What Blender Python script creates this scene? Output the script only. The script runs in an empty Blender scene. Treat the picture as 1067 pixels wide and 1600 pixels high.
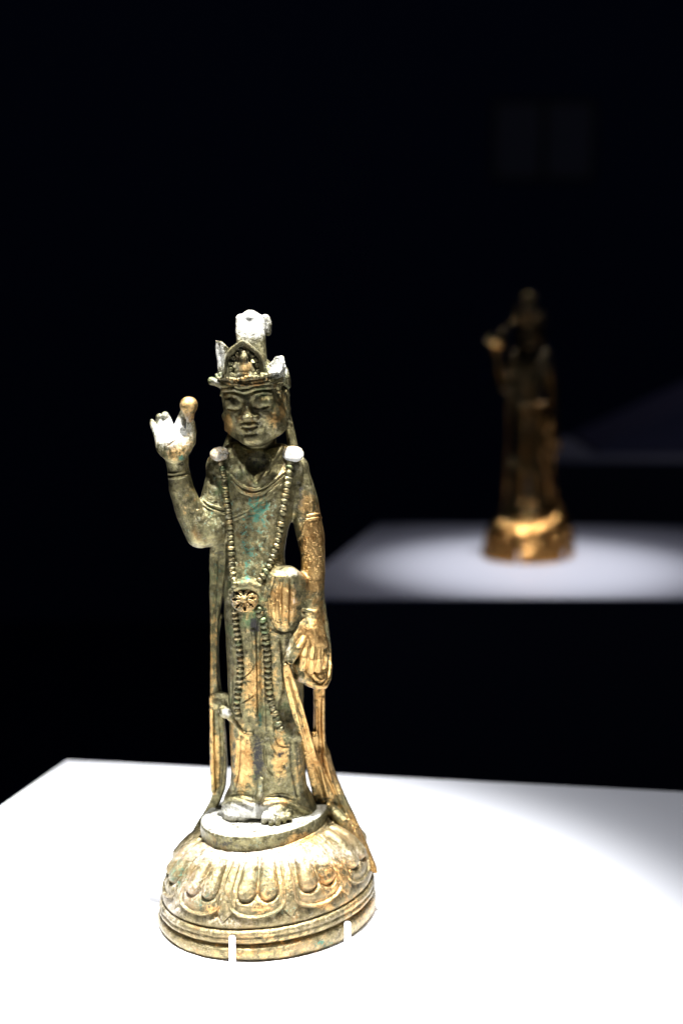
import bpy, math, random
import numpy as np
from mathutils import Vector, Matrix

rng = np.random.RandomState(7)
sc = bpy.context.scene
col = sc.collection

# ------------------------------------------------------------------ camera
PITCH = 9.3
CAM_H = 0.300
cam_d = bpy.data.cameras.new('camera')
cam = bpy.data.objects.new('camera', cam_d); col.objects.link(cam)
cam.location = (0, 0, CAM_H)
cam.rotation_euler = (math.radians(90 - PITCH), 0, 0)
cam_d.sensor_fit = 'VERTICAL'; cam_d.sensor_height = 36.0; cam_d.sensor_width = 24.0
cam_d.lens = 50.0
cam_d.clip_start = 0.01; cam_d.clip_end = 60
cam_d.dof.use_dof = True; cam_d.dof.focus_distance = 0.640
cam_d.dof.aperture_fstop = 4.6; cam_d.dof.aperture_blades = 9
sc.camera = cam

# ------------------------------------------------------------------ world (a dark gallery)
w = bpy.data.worlds.new('World'); sc.world = w; w.use_nodes = True
bg = w.node_tree.nodes['Background']
bg.inputs[0].default_value = (0.50, 0.62, 1.0, 1); bg.inputs[1].default_value = 0.055

# ------------------------------------------------------------------ gallery spots, plus added fill lamps
def spot(name, loc, target, power, size_deg, blend, color, radius):
    l = bpy.data.lights.new(name, 'SPOT'); l.energy = power; l.spot_size = math.radians(size_deg)
    l.spot_blend = blend; l.color = color; l.shadow_soft_size = radius
    o = bpy.data.objects.new(name, l); col.objects.link(o); o.location = loc
    o.rotation_euler = (Vector(target) - Vector(loc)).to_track_quat('-Z', 'Y').to_euler()
    return o
spot('key_spot', (-0.012, 0.495, 1.45), (-0.120, 0.560, 0.03), 440, 27, 1.0, (0.95, 0.965, 1.0), 0.014)
spot('wide_fill', (0.00, 0.56, 1.47), (-0.08, 0.58, 0.03), 42, 48, 1.0, (0.90, 0.92, 1.0), 0.014)  # added weak flood, evens out the edge of the near pool
spot('side_spot', (-0.33, 0.42, 1.42), (-0.120, 0.60, 0.03), 92, 26, 1.0, (0.95, 0.965, 1.0), 0.014)
spot('right_spot', (0.42, 0.49, 1.32), (-0.085, 0.60, 0.05), 60, 22, 1.0, (1.0, 0.96, 0.90), 0.014)
spot('far_spot', (0.20, 1.34, 1.45), (0.205, 1.475, 0.0), 88.0, 16.5, 1.0, (0.86, 0.88, 1.0), 0.010)
spot('far_wide_fill', (0.24, 1.45, 1.45), (0.215, 1.47, 0.0), 16.0, 27, 1.0, (0.80, 0.80, 1.0), 0.010)  # added second lamp, makes the far pool fade more gradually
spot('back_fill', (0.9, 2.2, 1.6), (0.75, 2.6, 0.0), 3.4, 40.0, 1.0, (0.78, 0.74, 1.0), 0.03)  # added faint lamp so the farthest plinth shows

sc.view_settings.view_transform = 'Standard'; sc.view_settings.look = 'None'
sc.view_settings.exposure = 0; sc.view_settings.gamma = 1
sc.cycles.use_denoising = True
sc.cycles.max_bounces = 6
sc.cycles.sample_clamp_indirect = 4

# ------------------------------------------------------------------ materials
def nd(nt, t, **kw):
    n = nt.nodes.new(t)
    for k, v in kw.items():
        if k in n.inputs.keys(): n.inputs[k].default_value = v
        else: setattr(n, k, v)
    return n

def simple_mat(name, colr, rough=0.6, metal=0.0, bump=0.0, bscale=400, spec=0.5, var=0.0):
    m = bpy.data.materials.new(name); m.use_nodes = True; nt = m.node_tree
    p = nt.nodes['Principled BSDF']
    p.inputs['Base Color'].default_value = (*colr, 1); p.inputs['Roughness'].default_value = rough
    p.inputs['Metallic'].default_value = metal; p.inputs['Specular IOR Level'].default_value = spec
    tc = nd(nt, 'ShaderNodeTexCoord')
    if bump > 0 or var > 0:
        n = nd(nt, 'ShaderNodeTexNoise'); n.inputs['Scale'].default_value = bscale; n.inputs['Detail'].default_value = 4
        nt.links.new(tc.outputs['Object'], n.inputs['Vector'])
        if bump > 0:
            b = nd(nt, 'ShaderNodeBump'); b.inputs['Strength'].default_value = bump; b.inputs['Distance'].default_value = 0.0004
            nt.links.new(n.outputs[0], b.inputs['Height']); nt.links.new(b.outputs[0], p.inputs['Normal'])
        if var > 0:
            mx = nd(nt, 'ShaderNodeMix', data_type='RGBA')
            mx.inputs[6].default_value = (*[c * (1 - var) for c in colr], 1); mx.inputs[7].default_value = (*colr, 1)
            nt.links.new(n.outputs[0], mx.inputs[0]); nt.links.new(mx.outputs[2], p.inputs['Base Color'])
    return m

def bronze(name, gilt=0.0, verd=0.0, dark=0.0, dust_glare=0.0, metal=0.95, rough=0.38, tint=(1, 1, 1), gain=1.0, pale=1.0, rvar=0.40, relief=0.75, mott=1.0, green=(0.085, 0.130, 0.055)):
    """old bronze: olive patina, worn gilding, green crust, dark patches with painted shade, pale encrustation with painted highlights; the four vertex
    attributes say where each lies on the piece, noise gives the ragged borders"""
    m = bpy.data.materials.new(name); m.use_nodes = True; nt = m.node_tree; L = nt.links.new
    p = nt.nodes['Principled BSDF']
    tc = nd(nt, 'ShaderNodeTexCoord'); oi = nd(nt, 'ShaderNodeObjectInfo')
    va = nd(nt, 'ShaderNodeVectorMath', operation='ADD'); L(tc.outputs['Object'], va.inputs[0]); L(oi.outputs['Random'], va.inputs[1]); co = va.outputs[0]
    def noise(scale, detail=5, rough_=0.6, dist=0.0, off=0.0, stretch=None):
        n = nd(nt, 'ShaderNodeTexNoise'); n.inputs['Scale'].default_value = scale
        n.inputs['Detail'].default_value = detail; n.inputs['Roughness'].default_value = rough_
        n.inputs['Distortion'].default_value = dist
        mp = nd(nt, 'ShaderNodeMapping'); mp.inputs['Location'].default_value = (off, off * .7, off * .3)
        if stretch: mp.inputs['Scale'].default_value = stretch
        L(co, mp.inputs[0]); L(mp.outputs[0], n.inputs['Vector'])
        return n.outputs[0]
    def math_(op, a, b=None, c=None, clamp=False):
        n = nd(nt, 'ShaderNodeMath', operation=op); n.use_clamp = clamp
        for i, v in enumerate((a, b, c)):
            if v is None: continue
            if isinstance(v, (int, float)): n.inputs[i].default_value = v
            else: L(v, n.inputs[i])
        return n.outputs[0]
    def mask(attr, bias, nz, amp, lo, hi):
        at = nd(nt, 'ShaderNodeAttribute', attribute_name=attr)
        s = math_('ADD', at.outputs['Fac'], bias)
        nn = math_('MULTIPLY_ADD', nz, amp, -amp * 0.5)
        s = math_('ADD', s, nn)
        mr = nd(nt, 'ShaderNodeMapRange'); mr.interpolation_type = 'SMOOTHSTEP'
        mr.inputs[1].default_value = lo; mr.inputs[2].default_value = hi
        L(s, mr.inputs[0]); return mr.outputs[0]
    def mix(f, a, b):
        mx = nd(nt, 'ShaderNodeMix', data_type='RGBA'); L(f, mx.inputs[0])
        for i, v in ((6, a), (7, b)):
            if isinstance(v, tuple): mx.inputs[i].default_value = (*[v[k] * tint[k] for k in range(3)], 1)
            else: L(v, mx.inputs[i])
        return mx.outputs[2]
    n1 = noise(95, 8, 0.65, 0.25); n2 = noise(300, 8, 0.72, 0.15, 3.1); n3 = noise(950, 6, 0.75, 0.0, 7.7)
    n4 = noise(34, 5, 0.6, 0.3, 1.3); n5 = noise(520, 8, 0.8, 0.2, 5.5); n6 = noise(1500, 3, 0.7, 0.0, 2.2)
    g = gain
    base = mix(math_('MULTIPLY_ADD', n2, 4.0 * mott, .5 - 2.0 * mott, True), (0.030 * g, 0.026 * g, 0.010 * g), (0.255 * g, 0.225 * g, 0.108 * g))
    base = mix(math_('MULTIPLY_ADD', n5, 5.0, -2.6, True), base, (0.40 * g, 0.37 * g, 0.25 * g))
    base = mix(mask('none', 0.0, n1, 1.0, 0.04, 0.26), base, (0.20 * g, 0.115 * g, 0.040 * g))
    base = mix(mask('none', 0.0, n4, 1.0, 0.04, 0.20), base, tuple(q * g for q in green))
    gold = mix(math_('ADD', math_('MULTIPLY_ADD', n1, 2.4, -0.95), math_('MULTIPLY_ADD', n5, 1.6, -0.6), None, True), (0.22 * g, 0.105 * g, 0.030 * g), (0.66 * g, 0.45 * g, 0.18 * g))
    mg = mask('gilt', gilt, math_('ADD', math_('MULTIPLY', n2, 0.55), math_('MULTIPLY', n5, 0.45)), 2.3, 0.40, 0.66)
    c = mix(mg, base, gold)
    gcrack = math_('MULTIPLY_ADD', n6, 9.0, -5.2, True)
    c = mix(math_('MULTIPLY', gcrack, 0.75), c, (0.07, 0.05, 0.03))
    mv = mask('verd', verd, n5, 3.4, 0.48, 0.80)
    verd_c = mix(math_('MULTIPLY_ADD', n2, 3.0, -1.0, True), (0.006, 0.14, 0.10), (0.09, 0.27, 0.16))
    c = mix(mv, c, verd_c)
    md = mask('dark', dark, n5, 2.4, 0.42, 0.78)
    c = mix(md, c, (0.022, 0.018, 0.013))
    mp_ = mask('dust_glare', dust_glare, math_('ADD', math_('MULTIPLY', n3, 0.5), math_('MULTIPLY', n2, 0.5)), 2.2, 0.38, 0.95)
    c = mix(mp_, c, (0.52 * pale, 0.51 * pale, 0.46 * pale))  # pale dust colour, also laid on as painted highlight
    L(c, p.inputs['Base Color'])
    nonmetal = math_('MAXIMUM', math_('MAXIMUM', mv, mp_), md)
    met = math_('MULTIPLY', math_('SUBTRACT', 1.0, nonmetal, None, True), math_('MULTIPLY_ADD', mg, 0.45, metal - 0.22, True))
    L(met, p.inputs['Metallic'])
    r = math_('MULTIPLY_ADD', n3, rvar, rough - rvar * .5)
    r = math_('MULTIPLY_ADD', nonmetal, 0.3, r, True)
    L(r, p.inputs['Roughness'])
    # relief: casting roughness, pits, crust standing proud
    h = math_('ADD', math_('MULTIPLY', n3, 0.35), math_('MULTIPLY', n2, 0.55))
    h = math_('ADD', h, math_('MULTIPLY', n1, 0.5))
    h = math_('MULTIPLY_ADD', mv, 0.35, h); h = math_('MULTIPLY_ADD', mp_, 0.15, h)
    h = math_('MULTIPLY_ADD', gcrack, -0.25, h)
    b = nd(nt, 'ShaderNodeBump'); b.inputs['Strength'].default_value = relief; b.inputs['Distance'].default_value = 0.0010
    L(h, b.inputs['Height']); L(b.outputs[0], p.inputs['Normal'])
    return m

M_BODY = bronze('bronze_patina_gilt', mott=0.9, gain=1.22, metal=1.05, rough=.35)
M_BEAD = bronze('bronze_beads', gilt=0.38, dust_glare=0.10, rough=0.34, gain=1.05)
M_CROWN = bronze('bronze_crown', mott=0.9, gain=0.82)
M_BASE = bronze('bronze_base_gilt', gilt=0.02, mott=0.7, gain=1.32, green=(0.20, 0.155, 0.075), dust_glare=.03, tint=(1.10, 1.0, 1.0))
M_MEDAL = bronze('bronze_medallion', gilt=0.14, dust_glare=0.34, metal=.8)
M_DISC = bronze('bronze_disc_pale', gilt=0.45, dust_glare=0.50, pale=1.15)  # pale mix paints the lamp's highlight onto the discs
M_BALL = bronze('bronze_jewel', gilt=0.60, dust_glare=0.1, rough=0.45)
M_PLINTH_TOP = simple_mat('white_plinth_laminate', (0.80, 0.80, 0.815), 0.42, bump=0.25, bscale=2600, var=0.05)
M_PLINTH_BODY = simple_mat('dark_plinth_paint', (0.035, 0.04, 0.065), 0.7, bump=0.1, bscale=500)
M_FLOOR = simple_mat('dark_blue_carpet', (0.045, 0.070, 0.20), 0.95, bump=0.6, bscale=900, var=0.4)
M_WALL = simple_mat('midnight_blue_wall_paint', (0.052, 0.078, 0.17), 0.9, bump=0.1, bscale=200)
M_PEG = simple_mat('white_nylon_peg', (0.70, 0.70, 0.73), 0.25)
M_PAPER = simple_mat('grey_text_sheet', (0.42, 0.38, 0.38), 0.8, var=0.5, bscale=60)
M_LILAC = simple_mat('lilac_grey_board', (0.17, 0.165, 0.24), 0.7, bump=0.1, bscale=300)

# ------------------------------------------------------------------ tagging helpers
def tag(o, label=None, cat=None, group=None, kind=None):
    if label: o['label'] = label
    if cat: o['category'] = cat
    if group: o['group'] = group
    if kind: o['kind'] = kind
    return o
def empty(name, loc=(0, 0, 0), rz=0.0):
    o = bpy.data.objects.new(name, None); o.empty_display_size = 0.02
    col.objects.link(o); o.location = loc; o.rotation_euler = (0, 0, rz); return o
def mesh_obj(name, verts, faces, mat, parent=None, smooth=True, attrs=None):
    me = bpy.data.meshes.new(name)
    verts = np.asarray(verts, np.float32)
    if isinstance(faces, np.ndarray) and faces.shape[1] == 4:
        n = len(faces)
        me.vertices.add(len(verts)); me.vertices.foreach_set('co', verts.ravel())
        me.loops.add(n * 4); me.loops.foreach_set('vertex_index', faces.astype(np.int32).ravel())
        me.polygons.add(n); me.polygons.foreach_set('loop_start', np.arange(0, n * 4, 4, dtype=np.int32))
        me.polygons.foreach_set('loop_total', np.full(n, 4, np.int32))
        me.update(calc_edges=True)
    else:
        me.from_pydata(verts.tolist(), [], [list(map(int, f)) for f in faces]); me.update()
    if attrs:
        for k, v in attrs.items():
            a = me.attributes.new(k, 'FLOAT', 'POINT'); a.data.foreach_set('value', np.asarray(v, np.float32))
    me.materials.append(mat)
    if smooth: me.polygons.foreach_set('use_smooth', np.ones(len(me.polygons), bool))
    o = bpy.data.objects.new(name, me); col.objects.link(o)
    if parent: o.parent = parent
    return o
def box_vf(x0, x1, y0, y1, z0, z1):
    v = [(x, y, z) for x in (x0, x1) for y in (y0, y1) for z in (z0, z1)]
    f = [(0, 1, 3, 2), (4, 6, 7, 5), (0, 4, 5, 1), (2, 3, 7, 6), (0, 2, 6, 4), (1, 5, 7, 3)]
    return v, f
def bevel(o, wd, seg=3):
    b = o.modifiers.new('bevel', 'BEVEL'); b.width = wd; b.segments = seg; b.limit_method = 'ANGLE'; return o

# ------------------------------------------------------------------ room
def sheet(name, pts, mat, thick=0.02, up=(0, 0, 1)):
    n = np.array(up) * thick
    p = np.array(pts, float); v = np.vstack([p, p - n]); k = len(p)
    f = [list(range(k)), list(range(2 * k - 1, k - 1, -1))] + [[i, (i + 1) % k + 0, (i + 1) % k + k, i + k][::-1] for i in range(k)]
    o = mesh_obj(name, v, f, mat, smooth=False); tag(o, kind='structure'); return o
FZ = -0.92
sheet('floor', [(-4, -2, FZ), (5, -2, FZ), (5, 6, FZ), (-4, 6, FZ)], M_FLOOR)
sheet('wall_back', [(-4, 5, FZ), (5, 5, FZ), (5, 5, 2.6), (-4, 5, 2.6)], M_WALL, up=(0, -1, 0))
sheet('wall_left', [(-3.6, -2, FZ), (-3.6, 5, FZ), (-3.6, 5, 2.6), (-3.6, -2, 2.6)], M_WALL, up=(1, 0, 0))
sheet('wall_right', [(4.6, 5, FZ), (4.6, -2, FZ), (4.6, -2, 2.6), (4.6, 5, 2.6)], M_WALL, up=(-1, 0, 0))
sheet('ceiling', [(-4, -2, 2.6), (-4, 6, 2.6), (5, 6, 2.6), (5, -2, 2.6)], M_WALL, up=(0, 0, -1))

def plinth(quad, label, base_xy):
    """quad: four corners of the top (m), counter-clockwise; top sheet > body"""
    q = np.array(quad, float); c = q.mean(0)
    r = empty('display_plinth', (*base_xy, FZ)); tag(r, label, 'display plinth', 'white topped plinths of the gallery')
    off = np.array([*base_xy, FZ])
    def prism(s, z0, z1):
        qq = c + (q - c) * s
        v = [(x, y, z0) for x, y in qq] + [(x, y, z1) for x, y in qq]
        f = [[3, 2, 1, 0], [4, 5, 6, 7]] + [[i, (i + 1) % 4, (i + 1) % 4 + 4, i + 4] for i in range(4)]
        return np.array(v) - off, f
    bevel(mesh_obj('top', *prism(1.0, -0.0018, 0.0), M_PLINTH_TOP, r, smooth=False), 0.0005, 2)
    mesh_obj('body', *prism(0.998, FZ, -0.0022), M_PLINTH_BODY, r, smooth=False)
    return r
# near plinth: back-left corner and edges stand where the photograph has them
A = np.array([-0.1735, 0.8625]); eb = np.array([math.cos(math.radians(-8.6)), math.sin(math.radians(-8.6))])
el = np.array([-math.sin(math.radians(16.0)), -math.cos(math.radians(16.0))])
plinth([A, A + el * 0.82, A + el * 0.80 + eb * 0.95, A + eb * 0.80], 'white topped plinth in front, under the patinated bronze figure', (0.1, 0.5))
plinth([(-0.056, 1.323), (0.62, 1.323), (0.66, 1.712), (0.045, 1.745)], 'white topped plinth behind, under the blurred gilded figure', (0.3, 1.52))
plinth([(0.355, 2.36), (1.25, 2.36), (1.25, 2.72), (0.385, 2.72)], 'unlit pale plinth farthest back at the right edge', (0.8, 2.5))
# ------------------------------------------------------------------ statue engine (millimetres; origin under the base centre, -y to the viewer)
SX, SY = -0.035, 0.644
CAMP = np.array([-SX * 1000, -SY * 1000, CAM_H * 1000])
_p = math.radians(PITCH)
def P(px, py, d):
    x = (px - 533.5) / 2222.2; y = -(py - 800) / 2222.2
    r = np.array([x, math.cos(_p) + y * math.sin(_p), -math.sin(_p) + y * math.cos(_p)])
    t = (-d - CAMP[1]) / r[1]
    return CAMP + r * t
def proj(X, Y, Z):
    """statue point -> place in the frontal elevation drawing (units of 0.3 mm)"""
    x = X - CAMP[0]; y = Y - CAMP[1]; z = Z - CAMP[2]
    dep = y * math.cos(_p) - z * math.sin(_p); up = y * math.sin(_p) + z * math.cos(_p)
    return 533.5 + 2222.2 * x / dep, 800 - 2222.2 * up / dep
PXMM = 0.305

class Vol:
    def __init__(s, lo, hi, h):
        s.lo = np.array(lo, np.float32); s.h = np.float32(h)
        s.n = np.ceil((np.array(hi) - lo) / h).astype(int) + 1
        s.ax = [(s.lo[i] + np.arange(s.n[i], dtype=np.float32) * s.h) for i in range(3)]
        s.F = np.full(s.n, 6.0, np.float32)
    def sl(s, lo, hi):
        a = np.clip(np.floor((np.array(lo) - s.lo) / s.h).astype(int), 0, s.n); b = np.clip(np.ceil((np.array(hi) - s.lo) / s.h).astype(int) + 1, 0, s.n)
        S = tuple(slice(a[i], b[i]) for i in range(3))
        return S, s.ax[0][S[0]][:, None, None], s.ax[1][S[1]][None, :, None], s.ax[2][S[2]][None, None, :]
    def put(s, fn, lo, hi, k=0.0, sub=False):
        pad = k + 0.8
        S, X, Y, Z = s.sl(np.array(lo) - pad, np.array(hi) + pad)
        F = s.F[S]
        if F.size == 0: return
        d = fn(X, Y, Z).astype(np.float32)
        if sub:
            a, b = -F, d
        else:
            a, b = F, d
        m = np.minimum(a, b)
        if k > 0:
            hh = np.maximum(k - np.abs(a - b), 0) / k; m = m - hh * hh * (k * 0.25)
        s.F[S] = -m if sub else m
    def ell(s, c, r, k=0.5, R=None, sub=False):
        c = np.array(c, float); r = np.array(r, float); R = np.eye(3) if R is None else np.array(R)   # rows = local axes
        ext = np.sqrt(((R.T * r) ** 2).sum(1))
        def fn(X, Y, Z):
            x, y, z = X - c[0], Y - c[1], Z - c[2]
            q = [(R[i, 0] * x + R[i, 1] * y + R[i, 2] * z) for i in range(3)]
            k0 = np.sqrt(sum((q[i] / r[i]) ** 2 for i in range(3))); k1 = np.sqrt(sum((q[i] / r[i] ** 2) ** 2 for i in range(3))) + 1e-6
            return k0 * (k0 - 1) / k1
        s.put(fn, c - ext, c + ext, k, sub)
    def seg(s, a, b, ra, rb, k=0.5, sub=False): s.chain([a, b], [ra, rb], k, sub)
    def buf(s, items, k, sub):
        """items: (fn, lo, hi); joined sharply with each other, then blended once into the volume"""
        pad = k + 0.8; lo = np.min([i[1] for i in items], 0) - pad; hi = np.max([i[2] for i in items], 0) + pad
        S = s.sl(lo, hi)[0]; o = np.array([q.start for q in S]); D = np.full([max(0, q.stop - q.start) for q in S], 9.0, np.float32)
        if D.size == 0: return
        for fn, l, h in items:
            T, X, Y, Z = s.sl(l - pad, h + pad)
            if any(q.stop <= q.start for q in T): continue
            U = tuple(slice(q.start - o[i], q.stop - o[i]) for i, q in enumerate(T)); D[U] = np.minimum(D[U], fn(X, Y, Z))
        F = s.F[S]; a, b = (-F, D) if sub else (F, D); m = np.minimum(a, b)
        if k > 0: hh = np.maximum(k - np.abs(a - b), 0) / k; m = m - hh * hh * (k * 0.25)
        s.F[S] = -m if sub else m
    def chain(s, pts, rad, k=0.5, sub=False):
        it = []
        for i in range(len(pts) - 1):
            a = np.array(pts[i], float); b = np.array(pts[i + 1], float)
            ra, rb = (rad[i], rad[i + 1]) if hasattr(rad, '__len__') else (rad, rad)
            ab = b - a; L2 = max(float(ab @ ab), 1e-6); rm = max(ra, rb)
            def fn(X, Y, Z, a=a, ab=ab, L2=L2, ra=ra, rb=rb):
                x, y, z = X - a[0], Y - a[1], Z - a[2]
                t = np.clip((x * ab[0] + y * ab[1] + z * ab[2]) / L2, 0, 1)
                return np.sqrt((x - t * ab[0]) ** 2 + (y - t * ab[1]) ** 2 + (z - t * ab[2]) ** 2) - (ra + t * (rb - ra))
            it.append((fn, np.minimum(a, b) - rm, np.maximum(a, b) + rm))
        s.buf(it, k, sub)
    def ribbon(s, pts, th=1.3, rnd=0.7, k=0.6, lean=0.0):
        """pts: (px, py, depth, half width px[, twist deg])"""
        cc = curve(pts, 5.0); pts = cc; it = []
        q = [np.array(P(*p[:3])) for p in pts]
        for i in range(len(q) - 1):
            a, b = q[i], q[i + 1]; ab = b - a; L = np.linalg.norm(ab); t = ab / L
            nn = np.array([math.sin(math.radians(lean)), -math.cos(math.radians(lean)), 0.0])
            sd = np.cross(t, nn); sd /= np.linalg.norm(sd); n = np.cross(sd, t)
            wa, wb = pts[i][3] * PXMM, pts[i + 1][3] * PXMM; wm = max(wa, wb) + th
            def fn(X, Y, Z, a=a, t=t, sd=sd, n=n, L=L, wa=wa, wb=wb):
                x, y, z = X - a[0], Y - a[1], Z - a[2]
                u = x * t[0] + y * t[1] + z * t[2]; v = np.abs(x * sd[0] + y * sd[1] + z * sd[2]); w_ = np.abs(x * n[0] + y * n[1] + z * n[2])
                tt = np.clip(u / L, 0, 1); wd = wa + tt * (wb - wa)
                e = np.maximum(np.maximum(-u, u - L), 0) 
                return np.sqrt(np.maximum(v - wd + rnd, 0) ** 2 + np.maximum(w_ - th + rnd, 0) ** 2 + e ** 2) - rnd + np.minimum(np.maximum(v - wd, w_ - th) + rnd, 0)
            it.append((fn, np.minimum(a, b) - wm, np.maximum(a, b) + wm))
        s.buf(it, k, False)
    def loft(s, secs, k=0.5, pw=2.3):
        """secs: (py, px left, px right, depth front, depth back)"""
        rows = []
        for py, xl, xr, df, db in secs:
            dm = (df + db) / 2; a = P(xl, py, dm); b = P(xr, py, dm)
            rows.append((a[2], (a[0] + b[0]) / 2, -dm, (b[0] - a[0]) / 2, (df - db) / 2))
        rows = np.array(rows[::-1]); z0, z1 = rows[0, 0], rows[-1, 0]
        def fn(X, Y, Z):
            zz = Z.ravel(); c = [np.interp(zz, rows[:, 0], rows[:, j])[None, None, :].astype(np.float32) for j in range(1, 5)]
            qx, qy = np.abs(X - c[0]) / c[2], np.abs(Y - c[1]) / c[3]
            k0 = (qx ** pw + qy ** pw) ** (1 / pw)
            k1 = np.sqrt((qx / c[2]) ** 2 + (qy / c[3]) ** 2) + 1e-4; kk = np.sqrt(qx ** 2 + qy ** 2) + 1e-4
            d = (k0 - 1) * kk / k1
            return np.maximum(d, np.maximum(z0 - Z, Z - z1))
        m = rows[:, 3:].max(); cx, cy = rows[:, 1], rows[:, 2]
        s.put(fn, (cx.min() - m, cy.min() - m, z0), (cx.max() + m, cy.max() + m, z1), k)
    def poly(s, pts, d0, d1, k=0.4, sub=False, rnd=0.0):
        """outline in the elevation drawing, between two depths"""
        pts = np.array(pts, float)
        cs = np.array([P(x, y, d) for x, y in pts for d in (d0, d1)]); lo, hi = cs.min(0), cs.max(0)
        def fn(X, Y, Z):
            X, Y, Z = np.broadcast_arrays(X, Y, Z)
            u, v = proj(X, Y, Z); d = np.full(u.shape, 1e9, np.float32); sg = np.ones(u.shape, bool)
            for i in range(len(pts)):
                a, b = pts[i], pts[i - 1]; e = b - a; wx, wy = u - a[0], v - a[1]
                t = np.clip((wx * e[0] + wy * e[1]) / (e @ e), 0, 1)
                d = np.minimum(d, (wx - e[0] * t) ** 2 + (wy - e[1] * t) ** 2)
                sg ^= ((a[1] > v) != (b[1] > v)) & (u < (b[0] - a[0]) * (v - a[1]) / ((b[1] - a[1]) + 1e-9) + a[0])
            dd = np.sqrt(d) * PXMM * np.where(sg, 1, -1)
            dz = np.abs(Y + (d0 + d1) / 2) - abs(d1 - d0) / 2
            A_, B_ = dd + rnd, dz + rnd
            return np.sqrt(np.maximum(A_, 0) ** 2 + np.maximum(B_, 0) ** 2) + np.minimum(np.maximum(A_, B_), 0) - rnd
        s.put(fn, lo, hi, k, sub)
    def hit(s, px, py, dmax=40, dmin=-30):
        dd = np.arange(dmax, dmin, -0.12); a = P(px, py, dmax); b = P(px, py, dmin)
        pts = a + (b - a) * ((dmax - dd) / (dmax - dmin))[:, None]
        ix = np.round((pts - s.lo) / s.h).astype(int); ok = ((ix >= 0) & (ix < s.n)).all(1)
        v = np.full(len(dd), 9.0); I = ix[ok]; v[ok] = s.F[I[:, 0], I[:, 1], I[:, 2]]
        w_ = np.where(v < 0)[0]
        if len(w_) == 0: return None
        i = ix[w_[0]]; i = np.clip(i, 1, s.n - 2); F = s.F
        g = np.array([F[i[0] + 1, i[1], i[2]] - F[i[0] - 1, i[1], i[2]], F[i[0], i[1] + 1, i[2]] - F[i[0], i[1] - 1, i[2]], F[i[0], i[1], i[2] + 1] - F[i[0], i[1], i[2] - 1]])
        g = g / (np.linalg.norm(g) + 1e-9)
        return pts[w_[0]], g
    def stroke(s, pts, r, sub=False, k=0.4, lift=0.0, taper=None, step=3.0):
        taper = sub if taper is None else taper
        """a ridge (or groove) drawn along the surface"""
        c = curve(pts, step); hp = []
        for x, y in c:
            h = s.hit(x, y)
            if h is not None: hp.append(h[0] + h[1] * lift)
        if len(hp) < 2: return
        hp = np.array(hp)
        if len(hp) > 4:
            q = hp.copy(); q[1:-1] = (hp[:-2] + hp[1:-1] * 2 + hp[2:]) / 4; hp = q
        n = len(hp); rr = [r * (0.3 + 0.8 * math.sin(math.pi * (i + .5) / n) ** .7) if taper else r for i in range(n)]
        s.chain(hp, rr, k, sub)
    def mesh(s):
        F = s.F; ins = F < 0
        c = np.zeros([x - 1 for x in s.n], np.int8)
        for dx in (0, 1):
            for dy in (0, 1):
                for dz in (0, 1):
                    c += ins[dx:s.n[0] - 1 + dx, dy:s.n[1] - 1 + dy, dz:s.n[2] - 1 + dz]
        act = (c > 0) & (c < 8); idx = np.argwhere(act); N = len(idx)
        ci = np.full(act.shape, -1, np.int32); ci[act] = np.arange(N, dtype=np.int32)
        cor = {}
        for dx in (0, 1):
            for dy in (0, 1):
                for dz in (0, 1): cor[(dx, dy, dz)] = F[idx[:, 0] + dx, idx[:, 1] + dy, idx[:, 2] + dz]
        acc = np.zeros((N, 3)); cnt = np.zeros(N)
        for a in cor:
            for ax in range(3):
                if a[ax] == 1: continue
                b = list(a); b[ax] = 1; b = tuple(b)
                fa, fb = cor[a], cor[b]; m = (fa < 0) != (fb < 0)
                t = np.where(m, fa / (fa - fb + 1e-12), 0)
                for j in range(3): acc[:, j] += np.where(m, a[j] + (t if j == ax else 0), 0)
                cnt += m
        V = (idx + acc / cnt[:, None]) * s.h + s.lo
        faces = []
        for ax in range(3):
            o1, o2 = (ax + 1) % 3, (ax + 2) % 3
            A_ = [slice(1, s.n[i] - 1) for i in range(3)]; B_ = list(A_); A_[ax] = slice(0, s.n[ax] - 1); B_[ax] = slice(1, s.n[ax])
            ia, ib = ins[tuple(A_)], ins[tuple(B_)]
            e = np.argwhere(ia != ib)
            if len(e) == 0: continue
            flip = ia[e[:, 0], e[:, 1], e[:, 2]]
            e = e + 1; e[:, ax] -= 1
            def g(a, b):
                q = e.copy(); q[:, o1] -= a; q[:, o2] -= b
                return ci[q[:, 0], q[:, 1], q[:, 2]]
            f = np.stack([g(1, 1), g(0, 1), g(0, 0), g(1, 0)], 1)
            f[~flip] = f[~flip][:, ::-1]
            faces.append(f)
        return V, np.vstack(faces)

def curve(pts, step=3.0):
    p = np.array(pts, float)
    if len(p) == 2: q = p
    e = np.vstack([2 * p[0] - p[1], p, 2 * p[-1] - p[-2]]); out = []
    for i in range(len(p) - 1):
        a, b, c, d = e[i], e[i + 1], e[i + 2], e[i + 3]; n = max(2, int(np.linalg.norm((c - b)[:2]) / step))
        for j in range(n):
            t = j / n
            out.append(0.5 * (2 * b + (c - a) * t + (2 * a - 5 * b + 4 * c - d) * t * t + (3 * b - a - 3 * c + d) * t ** 3))
    out.append(p[-1]); return np.array(out)

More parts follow.
